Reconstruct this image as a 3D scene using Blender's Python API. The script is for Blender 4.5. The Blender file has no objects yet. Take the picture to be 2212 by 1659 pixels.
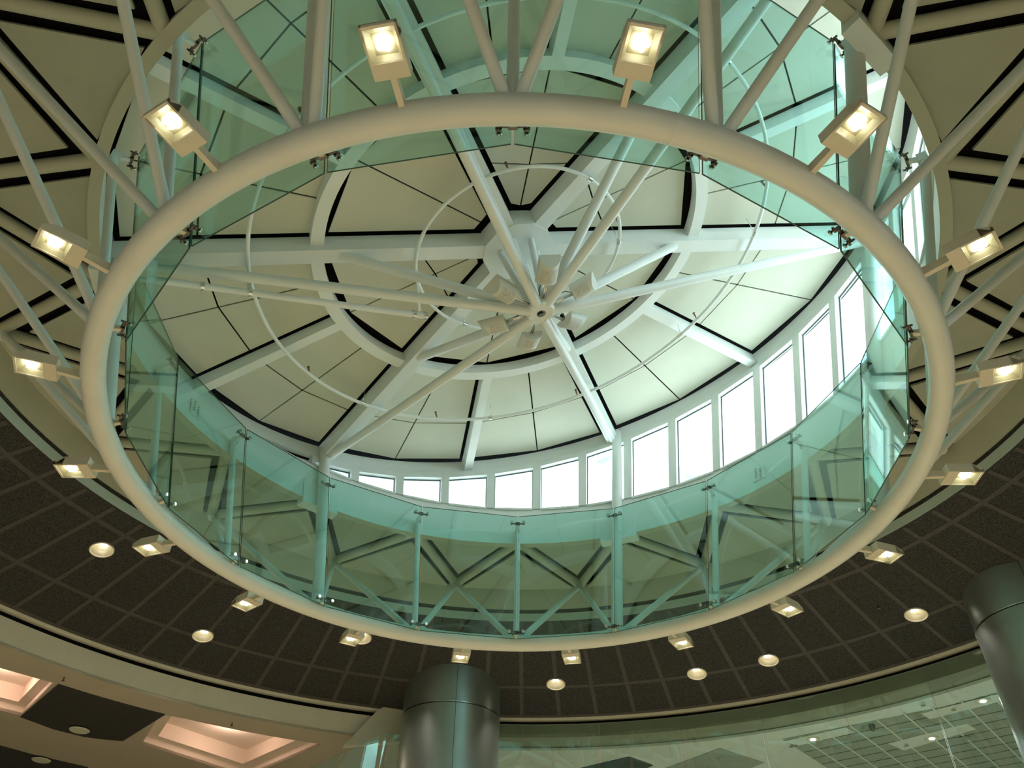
import bpy, bmesh, math, random
from mathutils import Vector, Matrix
from mathutils.geometry import tessellate_polygon
random.seed(7)
sc = bpy.context.scene
C = sc.collection
PI = math.pi
Z0 = 6.77                      # height of the glass drum's foot above the hall floor

# ------------------------------------------------------------------ camera
def make_camera():
    pitch, roll = 0.72985536, 0.01955487
    F = Vector((0, math.cos(pitch), math.sin(pitch))); R = Vector((1, 0, 0)); U = R.cross(F)
    R2 = R*math.cos(roll) + U*math.sin(roll); U2 = -R*math.sin(roll) + U*math.cos(roll)
    cd = bpy.data.cameras.new('camera'); cam = bpy.data.objects.new('camera', cd); C.objects.link(cam)
    m = Matrix((R2, U2, -F)).transposed().to_4x4()
    m.translation = Vector((-0.0494, -7.2349, Z0-5.16996))
    cam.matrix_world = m
    cd.sensor_width = 36.0; cd.sensor_fit = 'HORIZONTAL'; cd.lens = 36.0*1786.64/2212.0
    cd.clip_start = 0.05; cd.clip_end = 300
    sc.camera = cam
make_camera()

# ------------------------------------------------------------------ world, sun, exposure
sc.view_settings.view_transform = 'Standard'
sc.view_settings.look = 'None'
sc.view_settings.gamma = 1.0
sc.view_settings.exposure = 0.22
sc.view_settings.use_curve_mapping = False
sc.cycles.max_bounces = 7

def make_world():
    w = bpy.data.worlds.new('cloudy_sky'); sc.world = w; w.use_nodes = True
    nt = w.node_tree; nt.nodes.clear()
    out = nt.nodes.new('ShaderNodeOutputWorld'); bg = nt.nodes.new('ShaderNodeBackground')
    tc = nt.nodes.new('ShaderNodeTexCoord'); no = nt.nodes.new('ShaderNodeTexNoise'); cr = nt.nodes.new('ShaderNodeValToRGB')
    no.inputs['Scale'].default_value = 7.5; no.inputs['Detail'].default_value = 4.0; no.inputs['Roughness'].default_value = 0.55
    e = cr.color_ramp.elements
    e[0].position = 0.43; e[0].color = (0.21, 0.285, 0.35, 1); e[1].position = 0.61; e[1].color = (0.80, 0.985, 0.975, 1)
    nt.links.new(tc.outputs['Generated'], no.inputs['Vector']); nt.links.new(no.outputs['Fac'], cr.inputs['Fac'])
    nt.links.new(cr.outputs['Color'], bg.inputs['Color']); 
    # a bright cloud bank low on one side of the sky
    dt = nt.nodes.new('ShaderNodeVectorMath'); dt.operation = 'DOT_PRODUCT'; dt.inputs[1].default_value = (0.93, -0.12, 0.34)
    mr = nt.nodes.new('ShaderNodeMapRange'); mr.interpolation_type = 'SMOOTHSTEP'
    mr.inputs['From Min'].default_value = 0.1; mr.inputs['From Max'].default_value = 0.95; mr.inputs['To Min'].default_value = 3.3; mr.inputs['To Max'].default_value = 8.5
    nt.links.new(tc.outputs['Generated'], dt.inputs[0]); nt.links.new(dt.outputs['Value'], mr.inputs['Value']); nt.links.new(mr.outputs['Result'], bg.inputs['Strength'])
    bg.inputs['Strength'].default_value = 4.1
    nt.links.new(bg.outputs[0], out.inputs[0])
make_world()
def make_sun():
    l = bpy.data.lights.new('sun', 'SUN'); l.energy = 4.5; l.angle = 0.25; l.color = (0.90, 1.0, 0.97)
    o = bpy.data.objects.new('sun', l); C.objects.link(o)
    o.rotation_euler = (math.radians(-8), math.radians(7), 0); o.location = (0, 0, 40)
make_sun()

# ------------------------------------------------------------------ materials
MATS = {}
def mat(name, col, rough=0.5, metal=0.0, noise=0.0, nscale=8.0, emis=None, estr=0.0, bump=0.0, bscale=200.0, spec=0.5):
    m = bpy.data.materials.new(name); m.use_nodes = True; nt = m.node_tree
    b = nt.nodes['Principled BSDF']
    b.inputs['Base Color'].default_value = (*col, 1); b.inputs['Roughness'].default_value = rough
    b.inputs['Metallic'].default_value = metal
    b.inputs['Specular IOR Level'].default_value = spec
    if noise > 0 or bump > 0:
        tc = nt.nodes.new('ShaderNodeTexCoord')
    if noise > 0:
        n = nt.nodes.new('ShaderNodeTexNoise'); n.inputs['Scale'].default_value = nscale; n.inputs['Detail'].default_value = 3
        nt.links.new(tc.outputs['Object'], n.inputs['Vector'])
        r = nt.nodes.new('ShaderNodeValToRGB')
        lo = tuple(max(0, c*(1-noise)) for c in col); hi = tuple(min(1, c*(1+noise)) for c in col)
        r.color_ramp.elements[0].color = (*lo, 1); r.color_ramp.elements[1].color = (*hi, 1)
        r.color_ramp.elements[0].position = .3; r.color_ramp.elements[1].position = .7
        nt.links.new(n.outputs['Fac'], r.inputs['Fac']); nt.links.new(r.outputs['Color'], b.inputs['Base Color'])
    if bump > 0:
        n2 = nt.nodes.new('ShaderNodeTexNoise'); n2.inputs['Scale'].default_value = bscale
        nt.links.new(tc.outputs['Object'], n2.inputs['Vector'])
        bp = nt.nodes.new('ShaderNodeBump'); bp.inputs['Strength'].default_value = bump; bp.inputs['Distance'].default_value = 0.01
        nt.links.new(n2.outputs['Fac'], bp.inputs['Height']); nt.links.new(bp.outputs[0], b.inputs['Normal'])
    if emis:
        b.inputs['Emission Color'].default_value = (*emis, 1); b.inputs['Emission Strength'].default_value = estr
    MATS[name] = m
    return m
def glass_mat(name, tint, f0=1.5, rough=0.0, boost=0.0):
    m = bpy.data.materials.new(name); m.use_nodes = True; nt = m.node_tree; nt.nodes.clear()
    out = nt.nodes.new('ShaderNodeOutputMaterial'); mx = nt.nodes.new('ShaderNodeMixShader')
    t = nt.nodes.new('ShaderNodeBsdfTransparent'); g = nt.nodes.new('ShaderNodeBsdfGlossy'); fr = nt.nodes.new('ShaderNodeFresnel')
    t.inputs['Color'].default_value = (*tint, 1); g.inputs['Color'].default_value = (0.85, 1.0, 0.93, 1); g.inputs['Roughness'].default_value = rough
    fr.inputs['IOR'].default_value = f0
    geo = nt.nodes.new('ShaderNodeNewGeometry')      # the same reflectance on both faces of the sheet
    mi = nt.nodes.new('ShaderNodeMix'); mi.data_type = 'FLOAT'
    nt.links.new(geo.outputs['Backfacing'], mi.inputs[0]); mi.inputs[2].default_value = f0; mi.inputs[3].default_value = 1.0/f0
    # Fresnel node inverts the IOR on back faces itself, so feed the inverse there
    nt.links.new(mi.outputs[0], fr.inputs['IOR'])
    if boost:
        ad = nt.nodes.new('ShaderNodeMath'); ad.operation = 'ADD'; ad.inputs[1].default_value = boost; ad.use_clamp = True
        nt.links.new(fr.outputs[0], ad.inputs[0]); nt.links.new(ad.outputs[0], mx.inputs[0])
    else:
        nt.links.new(fr.outputs[0], mx.inputs[0])
    nt.links.new(t.outputs[0], mx.inputs[1]); nt.links.new(g.outputs[0], mx.inputs[2]); nt.links.new(mx.outputs[0], out.inputs[0])
    MATS[name] = m
    return m

PAINT = mat('white_paint', (0.80, 0.86, 0.84), 0.38, noise=.03, nscale=3)
PAINT2 = mat('white_beam_paint', (0.82, 0.88, 0.86), 0.45, noise=.03, nscale=2)
LIPP = mat('drum_wall_paint', (0.86, 0.91, 0.88), 0.55)
RINGP = mat('ring_tube_paint', (0.74, 0.76, 0.69), 0.36, noise=.03, nscale=3)
BANDP = mat('grey_green_band_paint', (0.46, 0.56, 0.52), 0.45)
PANEL = mat('cream_roof_panel', (0.62, 0.645, 0.54), 0.65, noise=.04, nscale=1.2)
SOFF = mat('olive_soffit_panel', (0.455, 0.465, 0.37), 0.7, noise=.05, nscale=2)
SOFB = mat('soffit_beam_paint', (0.54, 0.54, 0.42), 0.6)
BLACK = mat('black_void', (0.008, 0.008, 0.009), 0.9, spec=.1)
FELT = mat('dark_acoustic_felt', (0.054, 0.053, 0.052), 0.9, noise=.7, nscale=55, bump=.5, bscale=90, spec=.2)
STRIP = mat('dark_ceiling_strip', (0.082, 0.075, 0.070), 0.8, noise=.2, nscale=30)
BEIGE = mat('beige_wall_paint', (0.72, 0.69, 0.56), 0.65, noise=.04, nscale=3)
TAN = mat('tan_ceiling_paint', (0.52, 0.46, 0.36), 0.7, noise=.04, nscale=2)
PINK = mat('peach_cove_paint', (0.80, 0.68, 0.58), 0.7)
GREENW = mat('pale_green_wall', (0.30, 0.33, 0.25), 0.5, noise=.08, nscale=2)
TILE = mat('grey_green_tile', (0.36, 0.40, 0.34), 0.6, noise=.05, nscale=3)
WHITE = mat('white_plaster', (0.80, 0.86, 0.82), 0.5)
FLOORM = mat('tan_terrazzo', (0.50, 0.45, 0.35), 0.4, noise=.1, nscale=2)
CLAD = mat('dark_metal_cladding', (0.42, 0.48, 0.47), 0.36, metal=.85, noise=.08, nscale=2)
STEEL = mat('dark_steel', (0.16, 0.14, 0.12), 0.35, metal=.8)
CHROME = mat('brushed_steel', (0.75, 0.76, 0.74), 0.2, metal=1.0)
HEAD = mat('floodlight_enamel', (0.72, 0.66, 0.52), 0.4, noise=.03)
REFL = mat('cream_reflector', (0.36, 0.335, 0.21), 0.3)
REFLD = mat('brass_reflector', (0.36, 0.33, 0.20), 0.35)
JOINT = mat('silicone_joint', (0.22, 0.25, 0.23), 0.9, spec=.1)
LAMPD = mat('lit_downlight_lamp', (1, .95, .9), 0.5, emis=(1.0, .93, .85), estr=13.0)
LAMP = mat('lit_lamp', (1, .95, .85), 0.5, emis=(1.0, 0.93, 0.80), estr=9.0)
LAMPW = mat('lit_small_lamp', (1, .95, .9), 0.5, emis=(1.0, 0.88, 0.78), estr=14.0)
SPK = mat('speaker_plastic', (0.66, 0.70, 0.64), 0.45)
GRILLE = mat('speaker_grille', (0.58, 0.60, 0.54), 0.6, noise=.5, nscale=120)
CABLE = mat('black_cable', (0.02, 0.025, 0.025), 0.5)
BRASS = mat('reddish_brass', (0.35, 0.16, 0.12), 0.4, metal=.6)
EDGE = mat('green_glass_edge', (0.015, 0.07, 0.055), 0.25)
LEAD = mat('window_seal', (0.05, 0.08, 0.09), 0.5)
DECK = mat('white_roof_deck', (0.82, 0.82, 0.80), 0.9)
DGRN = mat('opal_disc', (0.70, 0.70, 0.55), 0.4)
GLASS = glass_mat('tinted_screen_glass', (0.775, 0.95, 0.935))
WGLASS = glass_mat('window_glass', (0.985, 0.995, 0.99))
LGLASS = glass_mat('lens_glass', (0.99, 0.99, 0.97))
CGLASS = glass_mat('curtain_glass', (0.905, 0.95, 0.93), boost=.03)

# ------------------------------------------------------------------ mesh helpers
class MB:
    """collects shapes in world coordinates and links them as one mesh object"""
    def __init__(s): s.v = []; s.f = []; s.m = []; s.sm = []
    def add(s, verts, faces, mi=0, smooth=False):
        b = len(s.v); s.v += [Vector(x) for x in verts]
        for f in faces: s.f.append([b+i for i in f]); s.m.append(mi); s.sm.append(smooth)
        return s
    def hexa(s, p, mi=0, side_mi=None):        # p: 4 lower + 4 upper corners
        fs = [(3,2,1,0),(4,5,6,7),(0,1,5,4),(1,2,6,5),(2,3,7,6),(3,0,4,7)]
        b = len(s.v); s.v += [Vector(x) for x in p]
        for k, f in enumerate(fs):
            s.f.append([b+i for i in f]); s.m.append(mi if (k < 2 or side_mi is None) else side_mi); s.sm.append(False)
        return s
    def obox(s, c, X, Y, Z, mi=0, side_mi=None):   # centre and half-axis vectors
        c, X, Y, Z = map(Vector, (c, X, Y, Z))
        return s.hexa([c-X-Y-Z, c+X-Y-Z, c+X+Y-Z, c-X+Y-Z, c-X-Y+Z, c+X-Y+Z, c+X+Y+Z, c-X+Y+Z], mi, side_mi)
    def tube(s, a, b, r, r2=None, n=16, mi=0, cap=True):
        a, b = Vector(a), Vector(b); d = (b-a).normalized(); r2 = r if r2 is None else r2
        u = d.orthogonal().normalized(); w = d.cross(u)
        V = []
        for P, rr in ((a, r), (b, r2)):
            for k in range(n):
                t = 2*PI*k/n; V.append(P + (u*math.cos(t) + w*math.sin(t))*rr)
        s.add(V, [(k, (k+1) % n, n+(k+1) % n, n+k) for k in range(n)], mi, True)
        if cap:
            s.add(V, [tuple(range(n-1, -1, -1)), tuple(range(n, 2*n))], mi, False)
        return s
    def path(s, pts, r, n=8, closed=False, mi=0):
        pts = [Vector(p) for p in pts]; N = len(pts); V = []; u = None
        for i, p in enumerate(pts):
            if closed: d = (pts[(i+1) % N]-pts[i-1]).normalized()
            else: d = (pts[min(i+1, N-1)]-pts[max(i-1, 0)]).normalized()
            u = d.orthogonal().normalized() if u is None else (u-d*u.dot(d)).normalized()
            w = d.cross(u)
            for k in range(n):
                t = 2*PI*k/n; V.append(p + (u*math.cos(t)+w*math.sin(t))*r)
        F = []
        for i in range(N if closed else N-1):
            j = (i+1) % N
            for k in range(n): F.append((i*n+k, i*n+(k+1) % n, j*n+(k+1) % n, j*n+k))
        if not closed: F += [tuple(range(n-1, -1, -1)), tuple(range((N-1)*n, N*n))]
        return s.add(V, F, mi, True)
    def prism(s, poly, off, mi=0, side_mi=None):    # planar polygon extruded by a vector
        poly = [Vector(p) for p in poly]; off = Vector(off); n = len(poly)
        V = poly + [p+off for p in poly]
        b = len(s.v); s.v += V
        def put(f, m): s.f.append([b+i for i in f]); s.m.append(m); s.sm.append(False)
        tr = tessellate_polygon([poly])
        for t in tr: put(t, mi); put([n+i for i in reversed(t)], mi)
        for k in range(n): put((k, (k+1) % n, n+(k+1) % n, n+k), mi if side_mi is None else side_mi)
        return s
    def lathe(s, prof, n=120, a0=0, a1=360, c=(0, 0), mi=0, smooth=True, closed=False, mis=None):
        """prof: list of (r, z) in local z (Z0 added); sharp profile corners kept by separate rings"""
        full = abs(a1-a0) >= 359.99; m = n if full else n+1; P = list(prof)
        segs = [(i, (i+1) % len(P)) for i in range(len(P) if closed else len(P)-1)]
        for q, (i, j) in enumerate(segs):
            V = []
            for (r, z) in (P[i], P[j]):
                for k in range(m):
                    a = math.radians(a0+(a1-a0)*k/n); V.append((c[0]+r*math.cos(a), c[1]+r*math.sin(a), Z0+z))
            s.add(V, [(k, (k+1) % m, m+(k+1) % m, m+k) for k in range(m if full else m-1)], mi if mis is None else mis[q], smooth)
        return s
    def build(s, name, mats, parent=None, origin=None, kind=None, normals=True):
        me = bpy.data.meshes.new(name)
        if not isinstance(mats, (list, tuple)): mats = [mats]
        if origin is None:
            if parent is not None: origin = parent.get('_o', (0, 0, 0))
            else:
                xs = [v for v in s.v]; lo = Vector([min(v[i] for v in xs) for i in range(3)]); hi = Vector([max(v[i] for v in xs) for i in range(3)])
                origin = ((lo.x+hi.x)/2, (lo.y+hi.y)/2, lo.z)
        og = Vector(origin)
        me.from_pydata([tuple(v-og) for v in s.v], [], s.f)
        for m in mats: me.materials.append(m)
        me.polygons.foreach_set('material_index', s.m); me.polygons.foreach_set('use_smooth', s.sm)
        me.validate(); me.update()
        if normals:
            bm = bmesh.new(); bm.from_mesh(me); bmesh.ops.remove_doubles(bm, verts=bm.verts, dist=1e-5)
            bmesh.ops.recalc_face_normals(bm, faces=bm.faces)
            for e in bm.edges:
                if len(e.link_faces) == 2 and e.calc_face_angle(0) > math.radians(35): e.smooth = False
            bm.to_mesh(me); bm.free()
        o = bpy.data.objects.new(name, me); C.objects.link(o)
        if parent is not None: o.parent = parent
        else: o.location = og
        if kind: o['kind'] = kind
        return o
def tag(o, label, cat, group=None):
    o['label'] = label; o['category'] = cat
    if group: o['group'] = group
    return o
def thing(name, label, cat, loc, group=None, rotz=0):
    o = bpy.data.objects.new(name, None); C.objects.link(o); o.empty_display_size = .1
    o.location = loc; o.rotation_euler = (0, 0, rotz); o['_o'] = tuple(loc) if rotz == 0 else (0, 0, 0)
    return tag(o, label, cat, group)
def copy_tree(o, parent=None):
    c = o.copy(); C.objects.link(c)
    if parent is not None: c.parent = parent
    for ch in [x for x in bpy.data.objects if x.parent == o]: copy_tree(ch, c)
    return c
ORD = ['zeroth', 'first', 'second', 'third', 'fourth', 'fifth', 'sixth', 'seventh', 'eighth', 'ninth', 'tenth', 'eleventh', 'twelfth', 'thirteenth', 'fourteenth', 'fifteenth', 'sixteenth', 'seventeenth', 'eighteenth', 'nineteenth', 'twentieth']

# polar position around the drum axis; positions 0..18 run from the near point (top of photo) round the left side
def AZ(i): return -90-20*i-1.12859
def P(r, az, z): a = math.radians(az); return Vector((r*math.cos(a), r*math.sin(a), Z0+z))
def er(az): a = math.radians(az); return Vector((math.cos(a), math.sin(a), 0))
def et(az): a = math.radians(az); return Vector((-math.sin(a), math.cos(a), 0))
UZ = Vector((0, 0, 1))
def where(i):          # whole positions, joints and posts
    if i == 9: return 'bottom joint'
    if i == 0: return 'top joint'
    return ('%s joint up the left side' % ORD[9-i]) if i < 9 else ('%s joint up the right side' % ORD[i-9])
def wherehalf(i):      # half positions, counted from the bottom of the photo
    return ('%s up the left side' % ORD[int(9-i+.5)]) if i < 9 else ('%s up the right side' % ORD[int(i-9+.5)])

# tilted roof plane
TAZ = 8.87; TT = math.atan(.264); ta = math.radians(TAZ)
RO = Vector((0, 0, Z0+3.745))
RU = Vector((math.cos(ta)*math.cos(TT), math.sin(ta)*math.cos(TT), math.sin(TT)))
RV = Vector((-math.sin(ta), math.cos(ta), 0)); RN = RU.cross(RV)
def RP(x, y, n=0): return RO + RU*x + RV*y + RN*n
def RR(r, deg, n=0): a = math.radians(deg); return RP(r*math.cos(a), r*math.sin(a), n)
def rim(az, off=0.0):                 # lower inner edge of the rim beam, leaning cone cut by the roof plane
    k = .264*math.cos(math.radians(az-TAZ)); r = (4.30+off+.265*3.745)/(1-.265*k)
    return r, 3.745+k*r
def rimpt(az, off=0, n=0): r, z = rim(az); return P(r, az, z) + er(az)*off + RN*n
def rim_r(deg, n=0):                  # in-plane radius of the rim for a roof-plane angle
    lo, hi = 3.0, 7.5
    for _ in range(40):
        m = (lo+hi)/2; p = RR(m, deg, 0); z = p.z-Z0; r = math.hypot(p.x, p.y)
        if r > 4.30+.265*z: hi = m
        else: lo = m
    return lo

# ================================================================== large structure
# hall floor and outer hall wall
b = MB(); b.prism([(24*math.cos(2*PI*k/48), 24*math.sin(2*PI*k/48), 0) for k in range(48)], (0, 0, -.2)); b.build('floor', FLOORM, kind='structure', origin=(0, 0, 0))
b = MB(); b.lathe([(23, -Z0), (23, .5), (23.2, .5), (23.2, -Z0)], n=64, closed=True); b.build('wall_round', BEIGE, kind='structure', origin=(0, 0, 0))

# dark acoustic ceiling ring with its lighter strips
def zc(r): return 1.58-.227*(r-6.75)
NR = 80
b = MB(); b.lathe([(6.72, zc(6.72)), (9.66, zc(9.66)), (9.66, 1.3), (9.0, 2.45), (6.72, 2.45)], n=160, closed=True); b.build('ceiling', FELT, kind='structure', origin=(0, 0, Z0))
b = MB()
for k in range(NR):
    az = 2.85+4.5*k
    a, c = P(6.76, az, zc(6.76)-.002), P(9.62, az, zc(9.62)-.002)
    m = (a+c)/2; d = (c-a)/2; t = et(az)
    b.obox(m, d, t*.037, t.cross(d).normalized()*.006)
for r, w in ((8.64, .04), (7.12, .04), (9.60, .05)):
    b.lathe([(r-w, zc(r-w)+.004), (r-w, zc(r-w)-.009), (r+w, zc(r+w)-.009), (r+w, zc(r+w)+.004)], n=160)
o = b.build('trim_1', STRIP, kind='structure', origin=(0, 0, Z0))

# upper roof over the olive soffit and the lip ring of the opening
b = MB(); b.lathe([(4.99, 2.22), (6.9, 2.22), (6.9, 2.45), (4.99, 2.45)], n=120, closed=True); b.build('ceiling.001', BLACK, kind='structure', origin=(0, 0, Z0))
b = MB(); b.lathe([(4.856, 2.067), (5.03, 2.845), (5.22, 2.845), (5.22, 2.60), (4.985, 2.60), (4.985, 2.067)], n=180, closed=True, mis=[0, 0, 0, 0, 0, 1])
o = b.build('wall_drum', [LIPP, SOFB], kind='structure', origin=(0, 0, Z0))
# turned-down outer edge of the soffit, shadow gap and fascia band
b = MB(); b.lathe([(6.56, 2.10), (6.70, 1.80), (6.74, 1.80), (6.74, 2.18), (6.56, 2.18)], n=160, closed=True)
b.build('trim_8', SOFF, kind='structure', origin=(0, 0, Z0)); b = MB()
b.lathe([(6.70, 1.72), (6.72, 1.585), (6.80, 1.585), (6.80, 1.72)], n=160, closed=True)
b.build('trim_2', BANDP, kind='structure', origin=(0, 0, Z0))
b = MB(); b.lathe([(6.745, 1.85), (6.745, 1.70), (6.80, 1.70), (6.80, 1.85)], n=120, closed=True); b.build('trim_3', BLACK, kind='structure', origin=(0, 0, Z0))
# lip gusset boxes at the six main posts
for i in (1, 4, 7, 10, 13, 16):
    az = AZ(i); b = MB()
    lo = [P(4.80, az-3.6, 1.97), P(4.80, az+3.6, 1.97), P(4.99, az+3.6, 1.97), P(4.99, az-3.6, 1.97)]
    hi = [P(4.93, az-3.6, 2.46), P(4.93, az+3.6, 2.46), P(5.03, az+3.6, 2.46), P(5.03, az-3.6, 2.46)]
    b.hexa(lo+hi); tag(b.build('gusset_box', PAINT2), 'white gusset box round a thick drum post, '+where(i), 'gusset', 'gusset boxes at the main posts')

# exterior roof deck (lit by the sky, reflects up through the clerestory)
b = MB(); b.lathe([(5.22, 2.70), (40, 2.70), (40, 2.5), (5.22, 2.5)], n=96, closed=True); b.build('roof_deck', DECK, kind='structure', origin=(0, 0, Z0))

# olive soffit panels between the triangulated beams
NODE_R, SOFZ = 6.45, 2.12
def inset(poly, ds):
    """shrink a convex 2-D polygon, one distance per edge"""
    n = len(poly); area = sum(poly[k][0]*poly[(k+1) % n][1]-poly[(k+1) % n][0]*poly[k][1] for k in range(n)); sg = 1 if area > 0 else -1
    L = []
    for k in range(n):
        p, q = poly[k], poly[(k+1) % n]; dx, dy = q[0]-p[0], q[1]-p[1]; l = math.hypot(dx, dy)
        nx, ny = -dy/l*sg, dx/l*sg; L.append((nx, ny, nx*p[0]+ny*p[1]+ds[k]))
    out = []
    for k in range(n):
        a, c = L[k-1], L[k]; det = a[0]*c[1]-a[1]*c[0]
        out.append(((a[2]*c[1]-a[1]*c[2])/det, (a[0]*c[2]-a[2]*c[0])/det))
    return out
def xy(r, az): a = math.radians(az); return (r*math.cos(a), r*math.sin(a))
G = .168
for i in range(18):
    az0, azh, az1 = AZ(i), AZ(i+.5), AZ(i+1)
    tri = inset([xy(4.95, az0), xy(4.95, az1), xy(NODE_R, azh)], [.09, G, G])
    b = MB(); b.prism([(x, y, Z0+SOFZ) for x, y in tri], (0, 0, .03)); 
    tag(b.build('soffit_panel', SOFF), 'olive triangular soffit panel edging the round opening, '+wherehalf(i+.5), 'ceiling panel', 'inner soffit panels')
    # outward-opening panel
    azm = AZ(i-.5)
    poly = [xy(4.98, az0), xy(NODE_R, azh), xy(6.60, azh), xy(6.66, AZ(i+.25)), xy(6.68, az0), xy(6.66, AZ(i-.25)), xy(6.60, azm), xy(NODE_R, azm)]
    poly = inset(poly, [G, .12, .01, .01, .01, .01, .12, G])
    b = MB(); b.prism([(x, y, Z0+SOFZ) for x, y in poly], (0, 0, .03))
    tag(b.build('soffit_panel', SOFF), 'olive fan-shaped soffit panel behind the glass screen, '+where(i), 'ceiling panel', 'outer soffit panels')
    for s, azn in ((-1, azm), (1, azh)):
        a, c = P(4.95, az0, 2.13), P(NODE_R+.05, azn, 2.13); d = c-a; t = UZ.cross(d).normalized()
        b = MB(); b.tube(a+UZ*.02, c+UZ*.02, .078, n=16)
        o = b.build('soffit_beam', SOFB)
        tag(o, 'olive soffit beam running %s from the %s' % ('clockwise' if s > 0 else 'anticlockwise', where(i)), 'beam', 'diagonal soffit beams')

# ================================================================== suspended steel ring
b = MB(); Rt, rt, zt = 4.25, .113, .042; nM, nm = 160, 24; V = []
for k in range(nM):
    A = 2*PI*k/nM
    for j in range(nm):
        B_ = 2*PI*j/nm; r = Rt+rt*math.cos(B_); V.append((r*math.cos(A), r*math.sin(A), Z0+zt+rt*math.sin(B_)))
b.add(V, [(k*nm+j, ((k+1) % nM)*nm+j, ((k+1) % nM)*nm+(j+1) % nm, k*nm+(j+1) % nm) for k in range(nM) for j in range(nm)], 0, True)
ringt = thing('ring_tube', 'large white tubular steel ring hanging below the round glass screen', 'ring beam', (0, 0, Z0))
b.build('tube', RINGP, ringt)
for az in (-76, 129, 12, 200, 70):
    w = MB(); pts = []
    c = er(az)*Rt + UZ*(Z0+zt)
    for k in range(24): t = 2*PI*k/24; pts.append(c + er(az)*math.cos(t)*(rt+.0005)+UZ*math.sin(t)*(rt+.0005))
    w.path(pts, .0035, 6, True); w.build('weld_seam', PAINT2, ringt)

# main posts (to the roof rim) and secondary posts
MAIN = (1, 4, 7, 10, 13, 16)
def post_pt(az, z): return P(4.245+.265*(z-.15), az, z)
for i in range(18):
    az = AZ(i)
    if i in MAIN:
        r, z = rim(az); b = MB(); top = post_pt(az, z+.12)
        b.tube(post_pt(az, .10), top, .088, n=24); b.tube(top-(top-post_pt(az, 0)).normalized()*.02, top+(top-post_pt(az, 0)).normalized()*.05, .092, n=24)
        tag(b.build('main_post', PAINT), 'thick white post from ring to roof rim, '+where(i), 'post', 'main drum posts')
    else:
        t = thing('hanger_post', 'slim white post carrying the glass screen, '+where(i), 'post', tuple(post_pt(az, .1)), 'slim screen posts')
        b = MB(); top = P(4.845, az, 2.27); b.tube(P(4.262, az, .10), top, .046, n=18); b.build('tube', PAINT, t)
        b = MB()
        for s in (-1, 1): b.obox(top+et(az)*.03*s+er(az)*-.02+UZ*.03, er(az)*.05, et(az)*.006, UZ*.055)
        b.build('clevis', PAINT2, t)

# diagonal struts from ring to soffit nodes
for i in range(18):
    for s in (-1, 1):
        azn = AZ(i+.5*s); a = P(Rt, AZ(i), zt+.03)+et(AZ(i))*(-.03*s); c = P(NODE_R-.03, azn, 2.08)
        b = MB(); b.tube(a, c, .048, n=18)
        b.tube(c-(c-a).normalized()*.10, c, .048, .085, n=18)
        tag(b.build('diagonal_strut', PAINT), 'white diagonal ring strut rising %s from the %s' % ('clockwise' if s > 0 else 'anticlockwise', where(i)), 'strut', 'ring struts')

# ================================================================== glass screen panels + spider fittings
GR0, GR1, GH = 4.0, 4.6386, 2.4576
for i in range(18):
    a0, a1 = AZ(i), AZ(i+1); q = [P(GR0, a0, 0), P(GR0, a1, 0), P(GR1, a1, GH), P(GR1, a0, GH)]
    mx = (q[1]-q[0]).normalized(); g = .011
    q = [q[0]+mx*g, q[1]-mx*g, q[2]-mx*g, q[3]+mx*g]
    nrm = (q[1]-q[0]).cross(q[3]-q[0]).normalized(); 
    if nrm.dot(er((a0+a1)/2)) < 0: nrm = -nrm
    t = thing('glass_panel', 'tall green-tinted glass panel of the round screen, '+wherehalf(i+.5), 'glass panel', tuple((q[0]+q[1])/2), 'screen glass panels')
    b = MB(); b.hexa(q+[p+nrm*.014 for p in q], 0, 1); b.build('pane', [GLASS, EDGE], t)
for i in range(18):
    az = AZ(i); R_, T_ = er(az), et(az)
    for lev in ('lower', 'upper'):
        if lev == 'lower':
            base = P(GR0+.03, az, .12); anchor = P(Rt-.105, az, .09)
        else:
            base = P(GR1-.0255*1.0+.03, az, GH-.11); anchor = P(4.80, az, GH-.16)
        t = thing('spider_fitting', '%s steel spider clamp of the glass screen, %s' % (lev, where(i)), 'glass fitting', tuple(base), lev+' spider clamps')
        c = base+R_*.045
        b = MB(); b.obox((c+anchor)/2, (anchor-c)/2 if (anchor-c).length > .01 else R_*.02, T_*.022, UZ*.022); b.build('bracket', HEAD if lev == 'lower' else PAINT2, t)
        b = MB(); b.obox(c, R_*.018, T_*.035, UZ*.025)
        for s in (-1, 1): b.tube(c+T_*.02*s, c+T_*.10*s, .016, .013, n=10)
        b.build('arm', STEEL, t)
        for s in (-1, 1):
            e = c+T_*.10*s
            b = MB(); b.tube(e+R_*.03, e-R_*.055, .010, n=10); b.build('pin', STEEL, t)
            b = MB(); b.tube(e-R_*.052, e-R_*.068, .024, .020, n=14); b.build('bolt_cap', CHROME, t)
            b = MB(); b.tube(e+R_*.02-R_*.035, e-R_*.030, .026, n=14); b.build('washer', STEEL, t)

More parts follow.
